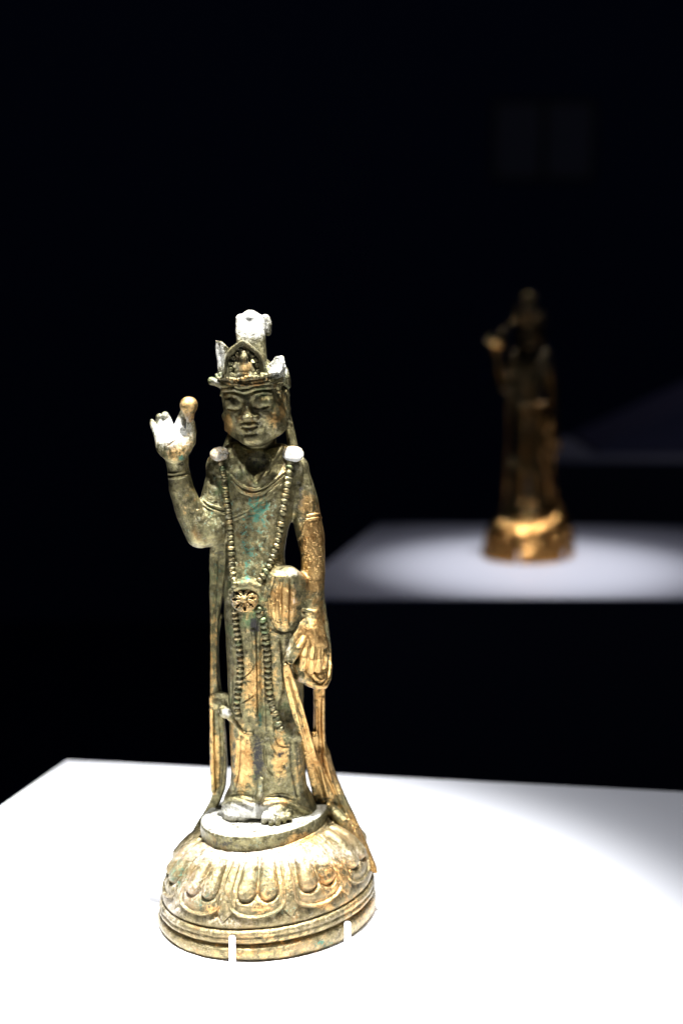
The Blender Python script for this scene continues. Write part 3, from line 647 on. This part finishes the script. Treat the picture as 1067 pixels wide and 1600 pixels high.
def build_crown(root, H):
    V = Vol((-31, -24, 240), (22, 14, 292), 0.22)
    S = P
    # cap closing the head
    V.ell(H(0, -2, 10), (13.4, 13.2, 8), .5)
    # band with rim
    HC = lambda pts, r, k=0.5, sub=False: V.chain([H(*p) for p in pts], r, k, sub)
    ring = [(math.sin(t) * 14.4, math.cos(t) * 14.7 - .5, 11.0) for t in np.linspace(-2.6, 2.6, 30)]
    HC(ring, 1.1, .3); HC([(a, b, c + 2.2) for a, b, c in ring], 1.3, .5)
    # front plaque
    arch = [(379, 531), (392, 541), (404, 549), (412, 560), (416, 575), (419, 593), (400, 598), (380, 599), (360, 597), (350, 590), (348, 572), (350, 557), (357, 546), (368, 540)]
    V.poly(arch, 14.5, 17.3, .4, rnd=.4)
    inner = [(380, 543), (393, 548), (402, 557), (406, 572), (407, 588), (360, 589), (358, 575), (360, 560), (368, 549)]
    V.poly(inner, 16.0, 19, .3, sub=True, rnd=.2)
    V.poly([(369, 562), (373, 570), (368, 576), (364, 572)], 20, 11, .2, sub=True); V.poly([(392, 562), (397, 561), (398, 567), (393, 567)], 20, 11, .2, sub=True)
    # little seated figure in the plaque
    V.chain([S(381, 552, 16.6), S(381.5, 555, 16.8)], [1.3, 1.5], .3); V.ell(S(381.5, 560, 17.2), (1.9, 1.7, 2.3), .3)
    V.chain([S(382, 568, 16.5), S(382, 578, 16.7)], [2.3, 2.9], .6); V.chain([S(375, 571, 16.4), S(371, 581, 17)], [1.5, 1.4], .4); V.chain([S(389, 570, 16.4), S(394, 580, 17)], [1.5, 1.4], .4)
    V.chain([S(368, 587, 17), S(382, 585, 18), S(398, 586, 17)], [1.3, 1.8, 1.3], .4); V.seg(S(382, 575, 18.4), S(382, 580, 18.6), .8, .8, .3)
    V.seg(S(365, 592, 17.6), S(402, 591, 17.6), .8, .8, .2)
    # scrolls round the figure
    for x, y in ((362, 585), (361, 577), (362, 568), (365, 559), (371, 553), (378, 548), (387, 549), (395, 554), (400, 562), (402, 571), (404, 580), (404, 587)):
        V.ell(S(x, y, 16.4), (1.15, 1.0, 1.15), .25); V.ell(S(x, y, 17.5), (.5, .5, .5), .1, sub=True)
    V.stroke([(349, 592), (350, 572), (353, 558), (360, 547), (379, 533), (396, 545), (409, 558), (414, 575), (417, 592)], .75, False, .4)
    V.stroke([(353, 590), (354, 572), (358, 559), (366, 550), (379, 541), (393, 549), (404, 561), (409, 575), (411, 590)], .45, True, .3)
    # tall topknot
    V.ribbon([(393, 570, 4, 20), (392, 530, 1.5, 21), (392, 506, -.5, 21.5), (392, 501, -1, 21.5)], 4.2, 1.2, .8)
    V.chain([S(376, 497, -1), S(376, 506, 2)], [2.0, 2.0], .5); V.ell(S(391, 496, -.5), (3.6, 4.2, 3.4), .8); V.chain([S(411, 500, -2), S(415, 498, -2)], [2.2, 2.0], .5); V.chain([S(416, 500, -2), S(419, 508, -2), S(418.5, 520, -2)], [1.9, 1.8, 1.6], .4)
    V.chain([S(405, 500, 0), S(407, 530, 3), S(409, 560, 5)], [1.6, 2.0, 2.4], 1.4)
    # left leaf, broken stub
    V.poly([(337, 532), (346, 533), (358, 544), (356, 560), (352, 585), (346, 590), (341, 583), (340, 565), (337, 550)], 8, 4.5, .4, rnd=.6)
    V.stroke([(343, 538), (345, 560), (347, 580)], .5, True, .5)
    V.chain([S(350, 602, 8), S(340, 597, 8.5), S(331, 595, 8)], [2.2, 2.0, 1.9], .6)
    V.chain([S(352, 600, 9), S(352, 585, 10)], [1.6, 1.8], .8)
    # right leaf, curled
    V.poly([(415, 572), (424, 566), (430, 557), (438, 556), (442, 562), (440, 574), (444, 580), (448, 600), (430, 606), (416, 600)], 9, 4.5, .4, rnd=.6)
    V.chain([S(440, 560, 8), S(441, 567, 9), S(437, 578, 9.5), S(432, 588, 9.5)], [1.3, 1.3, 1.3, .9], .3)
    V.chain([S(436, 562, 10), S(436, 570, 10.5), S(431, 584, 10)], [.7, 1.0, .5], .3, sub=True)
    V.chain([S(446, 578, 5), S(448, 590, 6), S(450, 603, 5)], [1.2, 1.6, 1.5], .5)
    V.chain([S(444, 598, 6), S(451, 604, 5)], [1.6, .9], .5)
    # bead row along the band
    for t in np.linspace(-1.15, 1.15, 21): V.ell(H(math.sin(t) * 15.8, math.cos(t) * 16.4 - .5, 13.2 + .4 * math.sin(t * 9)), (.85, .85, .75), .12)
    V.chain([S(368, 599, 18), S(385, 602, 18.6), S(405, 600, 18), S(420, 597, 16)], [.8, .9, .9, .9], .25)
    o = vol_obj(V, 'crown', M_CROWN, root, 0.22, 'c_')
    o['label'] = 'broken crown with arched front plaque and tall pale topknot'
    return V

def build_scarves(root):
    V = Vol((-46, -14, 22), (-14, 22, 192), 0.3)
    V.ribbon([(343, 835, -3, 12), (342, 870, -4, 14), (340, 905, -4, 12), (338, 935, -4, 10), (336, 965, -4, 6.8), (335, 1030, -4, 5.6), (336, 1080, -4, 7.0), (340, 1110, -4, 9.5),
              (343, 1150, -5, 10.5), (345, 1190, -7, 10.5), (344, 1225, -9, 9.5), (338, 1248, -11, 8), (326, 1270, -12, 7), (312, 1290, -11, 6), (302, 1302, -10, 3)], 1.6, .8, .8, lean=-12)
    V.ribbon([(346, 960, -6, 1.6), (341, 1000, -6, 1.6), (341, 1040, -6, 1.6), (345, 1085, -6, 2.0), (349, 1120, -6, 2.0), (351, 1170, -8, 2.0), (350, 1230, -10, 2.0)], 1.7, .7, .6)
    V.chain([P(342, 1094, -4), P(360, 1096, -3)], [4.2, 4.2], 1.5); V.chain([P(342, 1100, -4), P(360, 1104, 0)], [3, 3], 1.5)
    V.chain([P(331, 1090, -2), P(332, 1180, -4), P(334, 1235, -7)], [1.1, 1.2, 1.3], .6)
    V.stroke([(340, 870), (335, 960), (335, 1060)], .5, True, .6); V.stroke([(343, 1110), (347, 1170), (344, 1235)], .8, True, .8)
    o = vol_obj(V, 'scarf', M_BODY, root, 0.15, 's_'); o['label'] = 'thin scarf end falling on the side of the raised hand'
    V = Vol((-8, -24, 20), (58, 20, 172), 0.3)
    V.ribbon([(503, 890, 2, 1.5), (505, 940, 2, 3), (509, 985, 1, 5), (512, 1015, 0, 5.5), (513, 1045, 3, 5), (510, 1062, 5, 5)], 1.6, .8, .8)
    V.chain([P(513, 1040, 3), P(512, 1058, 6), P(506, 1070, 8), P(495, 1070, 9), P(480, 1060, 9)], [1.7, 1.9, 1.9, 2.2, 2.4], 1.0)
    V.chain([P(500, 1035, 5), P(499, 1055, 7)], [3.6, 3.6], 1.5); V.chain([P(470, 1038, 9), P(474, 1052, 9), P(484, 1062, 8)], [4.6, 4.6, 3.0], 1.5)
    V.stroke([(511, 1000), (511, 1035), (508, 1058), (500, 1063), (488, 1052)], .8, False, .4); V.stroke([(514, 1000), (514, 1040), (510, 1063), (499, 1068), (484, 1055)], .5, True, .3)
    V.ribbon([(498, 1066, 0, 9), (499, 1090, -3, 9), (499, 1120, -4, 9), (499, 1150, -5, 9.5), (502, 1180, -6, 11), (512, 1215, -7, 14), (524, 1248, -8, 16), (541, 1283, -7, 16), (558, 1315, -4, 14), (573, 1342, -2, 10), (583, 1356, 0, 6), (588, 1363, 0, 2.5)], 2.2, 1.2, 1.0)
    V.ribbon([(447, 1038, 17, 5), (452, 1062, 15, 8), (462, 1098, 12, 9.5), (472, 1135, 8, 9.5), (483, 1175, 2, 9.5), (493, 1212, -3, 11), (503, 1245, -6, 13), (514, 1275, -7, 12)], 1.5, .7, 1.0, lean=10)
    V.chain([P(489, 1150, -2), P(494, 1190, -5)], [2.2, 3], 2); V.chain([P(505, 1180, -4), P(512, 1240, -6)], [3, 4], 3)
    V.chain([P(512, 1262, -4), P(530, 1284, -3), P(548, 1300, -1), P(560, 1325, 1)], [3.5, 4.2, 4.0, 3], 1.5)
    V.ell(P(511, 1284, 2), (3.0, 4, 2.4), 1.0, sub=True)
    V.chain([P(525, 1272, 0), P(537, 1284, 2), P(546, 1305, 4)], [2.4, 2.8, 2.6], .5)
    for a, sb in (([(455, 1060), (465, 1095), (476, 1135), (486, 1175)], True), ([(449, 1060), (458, 1095), (468, 1135), (478, 1172)], False), ([(505, 1090), (505, 1140), (510, 1190), (525, 1240), (550, 1290), (575, 1340)], False),
                  ([(494, 1095), (495, 1140), (500, 1195), (512, 1245)], False), ([(500, 1100), (500, 1150), (506, 1200), (530, 1255), (562, 1312)], True), ([(490, 1195), (499, 1225), (508, 1255)], True), ([(497, 1160), (504, 1195), (515, 1235)], True)):
        V.stroke(a, .55 if sb else .7, sb, .5)
    V.ell(P(511, 1160, -4), (.9, 3, 1.4), .8, sub=True)
    o = vol_obj(V, 'scarf', M_BODY, root, 0.15, 's_'); o['label'] = 'scarf looped round the lowered hand and spreading over the base'
    return V

def ball_mesh(r=1.0, nu=12, nv=8, sq=(1, 1, 1)):
    v = [(0, 0, r * sq[2])]; f = []
    for j in range(1, nv):
        for i in range(nu):
            t, p = 2 * math.pi * i / nu, math.pi * j / nv
            v.append((r * sq[0] * math.sin(p) * math.cos(t), r * sq[1] * math.sin(p) * math.sin(t), r * sq[2] * math.cos(p)))
    v.append((0, 0, -r * sq[2]))
    for i in range(nu): f.append((0, 1 + i, 1 + (i + 1) % nu))
    for j in range(nv - 2):
        for i in range(nu): f.append((1 + j * nu + i, 1 + (j + 1) * nu + i, 1 + (j + 1) * nu + (i + 1) % nu, 1 + j * nu + (i + 1) % nu))
    b = 1 + (nv - 2) * nu
    for i in range(nu): f.append((b + i, len(v) - 1, b + (i + 1) % nu))
    return v, f

def build_chains(root, V):
    runs = [('strand of beads down the chest on the raised-arm side', [(346, 724), (351, 742), (354, 770), (358, 800), (361, 830), (363, 860), (364, 885), (366, 902), (368, 914)], 8.0, 1.30),
            ('strand of beads down the chest on the lowered-arm side', [(452, 722), (450, 742), (446, 770), (441, 800), (436, 832), (430, 858), (424, 876), (416, 893), (406, 908)], 8.6, 1.42),
            ('strand of beads below the medallion on the raised-arm side', [(368, 955), (370, 975), (373, 1000), (376, 1025), (376, 1050), (373, 1080), (371, 1105), (374, 1119)], 8.0, 1.32),
            ('strand of beads below the medallion on the lowered-arm side', [(404, 952), (412, 972), (416, 1000), (419, 1035), (420, 1065), (424, 1095), (431, 1120), (438, 1138)], 8.4, 1.48)]
    proto = None
    for lab, pts, stp, r in runs:
        r *= 1.10
        c = curve(pts, 1.0); L = np.r_[0, np.cumsum(np.linalg.norm(np.diff(c, axis=0), axis=1))]; n = int(L[-1] / stp)
        hits = []
        for i in range(n + 1):
            s = L[-1] * i / n; x, y = np.interp(s, L, c[:, 0]), np.interp(s, L, c[:, 1]); h = V.hit(x, y)
            if h: hits.append((h[0] + h[1] * r * .35, x, y))
        hits = [h for i, h in enumerate(hits)]
        P0 = np.array([h[0] for h in hits])
        # cord under the beads
        cv, cf = [], []
        for i, q in enumerate(P0):
            t = P0[min(i + 1, len(P0) - 1)] - P0[max(i - 1, 0)]; t /= np.linalg.norm(t); s1 = np.cross(t, (0, -1, 0)); s1 /= np.linalg.norm(s1); s2 = np.cross(s1, t)
            for k in range(6):
                a = k * math.pi / 3; cv.append(q + (s1 * math.cos(a) + s2 * math.sin(a)) * r * .72)
        for i in range(len(P0) - 1):
            for k in range(6): cf.append((i * 6 + k, i * 6 + (k + 1) % 6, i * 6 + 6 + (k + 1) % 6, i * 6 + 6 + k))
        co = mesh_obj('bead_strand', np.array(cv) * .001, cf, M_BEAD, root); co['label'] = lab
        for i, q in enumerate(P0):
            t = P0[min(i + 1, len(P0) - 1)] - P0[max(i - 1, 0)]; t /= np.linalg.norm(t)
            if proto is None:
                bv, bf = ball_mesh(0.001, 14, 9)
                proto = mesh_obj('bead', bv, bf, M_BEAD, co); b = proto
            else:
                b = proto.copy(); col.objects.link(b); b.parent = co
            zax = -t; yax = np.array([0, 1, 0.0]); xax = np.cross(yax, zax); xax /= np.linalg.norm(xax); yax = np.cross(zax, xax)
            j = rng.uniform(.88, 1.12, 3)
            Mx = Matrix([list(xax) + [0], list(yax) + [0], list(zax) + [0], [0, 0, 0, 1]]).transposed()
            tw = Matrix.Rotation(rng.uniform(-.22, .22), 4, 'Y')
            b.matrix_local = Matrix.Translation(Vector(q * .001)) @ Mx @ tw @ Matrix.Diagonal((r * 1.24 * j[0], r * 1.05 * j[1], r * .98 * j[2], 1))

def build_small(root, V):
    # shoulder discs: thick buttons
    for px, py, d, rx, rz, tilt in ((343, 709, 6.5, 4.2, 3.4, -16), (458, 709, 6.0, 4.9, 3.8, 4)):
        D = Vol(P(px, py, d) - 9, P(px, py, d) + 9, 0.2)
        c = P(px, py, d); a = math.radians(tilt); e = math.radians(28)
        n = np.array([0.12 * math.sin(a), -math.cos(e), math.sin(e)]); n /= np.linalg.norm(n)
        x = np.cross(np.array([math.sin(a) * .3, 0, 1]), n); x = -x / np.linalg.norm(x); z = np.cross(x, n); R = np.array([x, n, z])
        D.ell(c, (rx, 1.7, rz), .2, R); D.ell(c - n * .9, (rx * .96, 1.7, rz * .96), .5, R)
        o = vol_obj(D, 'shoulder_disc', M_DISC, root, .18)
    # rosette medallion on the belly
    D = Vol(P(383, 936, 15) - 11, P(383, 936, 15) + 11, 0.2)
    c = P(382, 936, 17.0); n = np.array([-.05, -.97, .22]); n /= np.linalg.norm(n); x = np.cross((0, 0, 1), n); x = -x / np.linalg.norm(x); z = np.cross(x, n); z = -z if z[2] < 0 else z; R = np.array([x, n, z])
    D.ell(c, (6.4, 2.2, 6.0), .3, R)
    D.ell(c + n * 2.6, (5.0, 2.5, 4.7), .3, R, sub=True)
    for k in range(8):
        a = k * math.pi / 4 + .3; q = c + n * 1.1 + (x * math.cos(a) * 3.1 + z * math.sin(a) * 3.0)
        rad = x * math.cos(a) + z * math.sin(a); tng = np.cross(n, rad); D.ell(q, (1.8, .95, 1.0), .15, np.array([rad, n, tng]))
        D.ell(q + n * .95 + rad * .2, (.9, .45, .45), .1, np.array([rad, n, tng]), sub=True)
        D.ell(c + n * .4 + (x * math.cos(a + .39) * 4.6 + z * math.sin(a + .39) * 4.4), (1.0, .95, 1.0), .3, sub=True)
    D.ell(c + n * 1.9, (1.8, 1.4, 1.7), .3, R)
    o = vol_obj(D, 'medallion', M_MEDAL, root, .22)
    # jewel held between thumb and finger
    D = Vol(P(296, 637, 12.5) - 8, P(296, 637, 12.5) + 8, 0.2)
    D.ell(P(295.5, 633, 12.5), (4.0, 3.8, 3.9), .4); D.chain([P(296, 640, 12.5), P(297, 651, 13), P(297, 657, 13)], [3.0, 2.0, 1.6], .8)
    o = vol_obj(D, 'held_jewel', M_BALL, root, .15)

# ------------------------------------------------------------------ base
CXB = 0.0
def warp(V):
    """the casting is a little out of true: it leans up to the viewer's right and its plan is skewed"""
    V = V.copy(); x, y, z = V[:, 0].copy(), V[:, 1].copy(), V[:, 2].copy()
    k = np.interp(z, [0, 7, 15, 45, 52], [0.0, 0.035, 0.055, 0.085, 0.09])
    V[:, 1] = y + x * np.interp(z, [0, 20, 50], [.13, .10, .08]); V[:, 2] = z + x * k
    return V
def prof_r(z):
    return np.interp(z, [15.5, 17, 20, 25, 30, 35, 39, 42, 44.5], [49.4, 49.7, 49.0, 47.2, 44.4, 40.8, 37.0, 33.5, 29])
def rev(name, prof, mat, parent, nth=220, rough=.2, closed=False, xoff=0, wob=.0, top=None):
    pr = np.array(prof, float); t = np.linspace(0, 2 * math.pi, nth, endpoint=False); n = len(pr)
    r, th = np.meshgrid(pr[:, 0], t, indexing='ij'); z = np.repeat(pr[:, 1][:, None], nth, 1)
    V = np.stack([(r * np.sin(th)).ravel() + xoff, (-r * np.cos(th)).ravel(), z.ravel()], 1)
    nn = vnoise(V, 6) * 1.2 + vnoise(V + 9, 2.0) * .8 + vnoise(V + 70, 17) * 2.2 * wob
    rr = np.sqrt(V[:, 0] ** 2 + V[:, 1] ** 2) + 1e-6
    V[:, 0] *= 1 + nn * rough / np.maximum(rr, 8); V[:, 1] *= 1 + nn * rough / np.maximum(rr, 8); V[:, 2] += (vnoise(V + 50, 4) * rough * .8) * (V[:, 2] > .3)
    zt_ = V[:, 2].copy(); V = warp(V)
    i, j = np.meshgrid(np.arange(n - 1), np.arange(nth), indexing='ij'); i, j = i.ravel(), j.ravel(); j2 = (j + 1) % nth
    F = np.stack([i * nth + j, i * nth + j2, (i + 1) * nth + j2, (i + 1) * nth + j], 1)
    at = paint(V, 'b_')
    if top is not None: at['dust_glare'] = np.where(zt_ > top, .70, at['dust_glare'] * .3)  # top face paler: painted highlight along with dust
    return mesh_obj(name, V * .001, F, mat, parent, attrs=at)
def build_base(root):
    def dense(p, s=.8):
        out = []
        for a, b in zip(p[:-1], p[1:]):
            n = max(1, int(math.hypot(b[0] - a[0], b[1] - a[1]) / s)); out += [(a[0] + (b[0] - a[0]) * i / n, a[1] + (b[1] - a[1]) * i / n) for i in range(n)]
        return out + [p[-1]]
    dome = [(47.6, 13.5), (48.6, 14.6), (49.4, 15.3), (49.7, 16.2)] + [(float(prof_r(z)) - .2 - 1.3 * min(1, max(0, (z - 18) / 5)), z) for z in np.arange(17, 44, 1.0)] + [(29, 44.6), (20, 44.8), (1, 44.8)]
    b = rev('lotus_base', dense(dome), M_BASE, root, 260)
    b['label'] = 'domed lotus base of the figure'
    rev('rim_tier', dense([(1, .1), (50.0, .1), (50.9, .6), (51.6, 2.0), (51.9, 4.2), (51.4, 6.0), (50.2, 7.0), (48.4, 7.6), (46, 7.9)]), M_BASE, root, 300, .42, wob=.6)['label'] = 'worn lower rim of the base'
    rev('rim_tier', dense([(46, 7.2), (48.8, 7.6), (50.2, 8.1), (51.2, 9.2), (51.3, 10.4), (50.3, 11.0), (51.0, 11.8), (51.1, 13.0), (50.2, 14.1), (48.4, 14.7), (46, 14.9)]), M_BASE, root, 300, .38, wob=.6)['label'] = 'grooved upper rim of the base'
    fp = rev('foot_plate', dense([(29.5, 42.5), (30.0, 43.8), (30.1, 46), (30.0, 49.6), (29.5, 50.4), (28.6, 50.7), (1, 50.9), (.05, 50.9)]), M_BODY, root, 200, .2, xoff=-1.5, top=50.0)
    fp['label'] = 'round foot plate under the feet'
    # petals: closed-off patches proud of the dome, double-lobed, ridged margin
    NP = 10
    nu, nv = 72, 76
    first = None
    for k in range(NP * 2):
        minor = k >= NP
        th0 = math.radians(-3 + 36 * (k % NP) + (18 if minor else 0))
        if math.cos(th0) < -0.5 and minor: pass
        u = np.linspace(-1, 1, nu); v = np.linspace(0, 1, nv) ** 1.8; U, Vv = np.meshgrid(u, v, indexing='ij')
        # v: 0 at the tip (low), 1 at the foot plate
        zt = 18.3 if not minor else 16.8; zz = zt + (43.3 - zt) * Vv
        half = math.radians(17.6) * (np.sqrt(np.clip(1 - (1 - np.clip(Vv / .36, 0, 1)) ** 2.3, 0, 1)) * .98 + .02) if not minor else math.radians(9.0) * (.04 + .96 * np.clip(Vv / .35, 0, 1) ** .9)
        th = th0 + U * half
        au = np.abs(U); Rz = prof_r(zz); arc = np.concatenate([[0], np.cumsum(np.hypot(np.diff(zz[0]), np.diff(Rz[0])))]); Y2 = np.broadcast_to(arc, U.shape); X2 = U * half * Rz
        ox = np.interp(np.linspace(0, 1, 160), np.linspace(0, 1, nv), (half * Rz)[0]); oy = np.interp(np.linspace(0, 1, 160), np.linspace(0, 1, nv), arc)
        edge = np.full(U.shape, 9e9)
        for q in range(0, 160):
            edge = np.minimum(edge, (np.abs(X2) - ox[q]) ** 2 + (Y2 - oy[q]) ** 2)
        edge = np.sqrt(edge) / (14.0 if not minor else 7.0)
        def bump(x, c, w): return np.exp(-((x - c) / w) ** 2)
        def ss(x, a, b): t = np.clip((x - a) / (b - a), 0, 1); return t * t * (3 - 2 * t)
        if minor:
            h = -2.4 + 2.5 * ss(edge, 0, .2) + .7 * ss(edge, .3, .9) - .5 * ss(Vv, .5, .9)
        else:
            h = -2.4 + 3.4 * ss(edge, 0, .12)                       # margin line
            h -= .9 * ss(edge, .13, .20)                            # narrow trough inside it
            h += 1.1 * ss(edge, .22, .42) * (1 - .3 * Vv)           # swelling field
            ab = np.interp(31.0, zz[0], arc), np.interp(42.5, zz[0], arc)
            tt = np.clip((Y2 - ab[0]) / (ab[1] - ab[0]), 0, 1); cx = 5.0 - 1.6 * tt; rl_ = 4.9 - 2.0 * tt
            dd = np.hypot(np.abs(X2) - cx, Y2 - (ab[0] + tt * (ab[1] - ab[0])))
            h += (2.5 - .8 * tt) * np.clip(1 - (dd / rl_) ** 2, 0, 1) ** .7 - 1.0 * bump(dd, rl_ + .2, .9)
            h -= .75 * bump(np.abs(X2), 10.3 - 2.0 * tt, .55) * ss(Vv, .18, .4); h += .45 * bump(np.abs(X2), 11.6 - 2.2 * tt, .7) * ss(Vv, .18, .4)
            h *= (1 - .35 * ss(Vv, .8, 1.0))
        h = np.where((au > .999) | (Vv <= 0) , -2.6, h)
        r = prof_r(zz) + h * .95 ; zz = zz + h * .25
        W = np.stack([(r * np.sin(th)).ravel(), (-r * np.cos(th)).ravel(), zz.ravel()], 1)
        nn = vnoise(W, 3.5) * .5 + vnoise(W + 5, 1.4) * .3
        rr = np.hypot(W[:, 0], W[:, 1]); W[:, 0] *= 1 + nn * .5 / rr; W[:, 1] *= 1 + nn * .5 / rr
        W = warp(W)
        i, j = np.meshgrid(np.arange(nu - 1), np.arange(nv - 1), indexing='ij'); i, j = i.ravel(), j.ravel()
        F = np.stack([i * nv + j, (i + 1) * nv + j, (i + 1) * nv + j + 1, i * nv + j + 1], 1)
        mesh_obj('inner_petal_tip' if minor else 'lotus_petal', W * .001, F, M_BASE, b, attrs=paint(W, 'b_'))

import time as _t
_t0 = _t.time()
fig = empty('bronze_figure', (SX, SY, 0.0))
tag(fig, 'patinated bronze standing figure in sharp focus with crown, beads and raised hand', 'statue', 'crowned bronze figures on the plinths')
VB, HH, RR = build_figure(fig); print('figure', _t.time() - _t0)
build_crown(fig, HH); build_scarves(fig); print('crown+scarves', _t.time() - _t0)
build_chains(fig, VB); build_small(fig, VB); build_base(fig); print('all', _t.time() - _t0)
del VB

# ------------------------------------------------------------------ display pegs holding the bases
def peg(px, y0, y1, w, lab):
    d = None
    r = rays = (P(px, y1, 0) - CAMP); t = -CAMP[2] / r[2]; g = CAMP + r * t           # foot on the table
    top = CAMP + (P(px, y0, 0) - CAMP) * ((g[1] - CAMP[1]) / (P(px, y0, 0) - CAMP)[1]); hgt = top[2]
    rad = w * PXMM / 2
    vs, fs = [], []; rings = [(rad * 1.0, 0), (rad, hgt - rad * .9), (rad * .93, hgt - rad * .5), (rad * .7, hgt - rad * .15), (rad * .02, hgt)]; n = 20
    for rr_, z in rings:
        for k in range(n): vs.append((rr_ * math.cos(2 * math.pi * k / n), rr_ * math.sin(2 * math.pi * k / n), z))
    for i in range(len(rings) - 1):
        for k in range(n): fs.append((i * n + k, i * n + (k + 1) % n, (i + 1) * n + (k + 1) % n, (i + 1) * n + k))
    fs.append(tuple(range(n))[::-1])
    o = mesh_obj('display_peg', np.array(vs) * .001, fs, M_PEG); o.location = (SX + g[0] / 1000, SY + g[1] / 1000, 0)
    tag(o, lab, 'display peg', 'white pegs steadying the bases'); return o
pegs = [peg(363.5, 1462, 1506, 10.5, 'white peg at the front of the near bronze base'), peg(543, 1440, 1480, 11, 'white peg at the right side of the near bronze base')]

# ------------------------------------------------------------------ second figure, on the plinth behind
FX, FY, FR = 0.205, 1.537, -0.03
M_FAR_LIT = bronze('bronze_gilt_polished_lit', gilt=0.45, dust_glare=-1.5, verd=-.4, metal=1.1, rough=0.20, gain=1.5, tint=(1.0, .80, .58), rvar=.05, relief=.10)  # lit copy: raised gain paints the lamplight onto the base
M_FAR_SHADED = bronze('bronze_gilt_shaded', gilt=0.16, dust_glare=-1.5, verd=-.4, metal=1.0, rough=0.24, gain=.36, tint=(1.0, .8, .62), pale=.02, rvar=.1, relief=.3)  # shaded copy: lowered gain paints the upper figure as unlit
def copy_tree(o, parent=None):
    c = o.copy(); col.objects.link(c); c.parent = parent
    if c.type == 'MESH':
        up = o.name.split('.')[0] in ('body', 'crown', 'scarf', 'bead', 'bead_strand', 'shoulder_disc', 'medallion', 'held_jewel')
        c.material_slots[0].link = 'OBJECT'; c.material_slots[0].material = M_FAR_SHADED if up else M_FAR_LIT
    if 'label' in c.keys(): del c['label']
    for ch in list(o.children): copy_tree(ch, c)
    return c
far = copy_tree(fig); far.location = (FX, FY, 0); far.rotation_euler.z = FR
tag(far, 'gilded standing figure, blurred and in shadow, on the plinth behind', 'statue', 'crowned bronze figures on the plinths')
for dx, dy, lab in ((-0.018, -0.0535, 'blurred white peg left of centre at the far base'), (0.032, -0.047, 'blurred white peg right of centre at the far base')):
    p_ = pegs[0].copy(); col.objects.link(p_); p_.location = (FX + dx, FY + dy, 0); p_['label'] = lab

# ------------------------------------------------------------------ back of the gallery
def board(name, verts, faces, mat, label, cat, loc=(0, 0, 0)):
    o = mesh_obj(name, verts, faces, mat, smooth=False); o.location = loc; tag(o, label, cat); return o
# wedge-shaped lectern board on the farthest plinth
v = [(0, 0, 0), (.55, 0, 0), (.55, .26, 0), (0, .26, 0), (0, .0, .008), (.55, .0, .27), (.55, .26, .27), (0, .26, .008)]
f = [(3, 2, 1, 0), (4, 5, 6, 7), (0, 1, 5, 4), (1, 2, 6, 5), (2, 3, 7, 6), (3, 0, 4, 7)]
board('sloped_display_stand', v, f, M_LILAC, 'dim sloping display stand on the farthest plinth at the right edge', 'display stand', (0.44, 2.44, 0.002))
# text panel on the back wall: backing with two columns of sheet
pr = empty('wall_text_panel', (0.685, 4.975, 0.765)); tag(pr, 'barely lit two column text panel high on the back wall', 'wall panel')
mesh_obj('backing', *box_vf(-.18, .18, 0, .02, -.14, .14), simple_mat('panel_black', (.05, .05, .055), .6), pr, smooth=False)
for x in (-.088, .088): mesh_obj('text_sheet', *box_vf(x - .074, x + .074, -.004, -.0005, -.12, .12), M_PAPER, pr, smooth=False)
print('script', _t.time() - _t0)
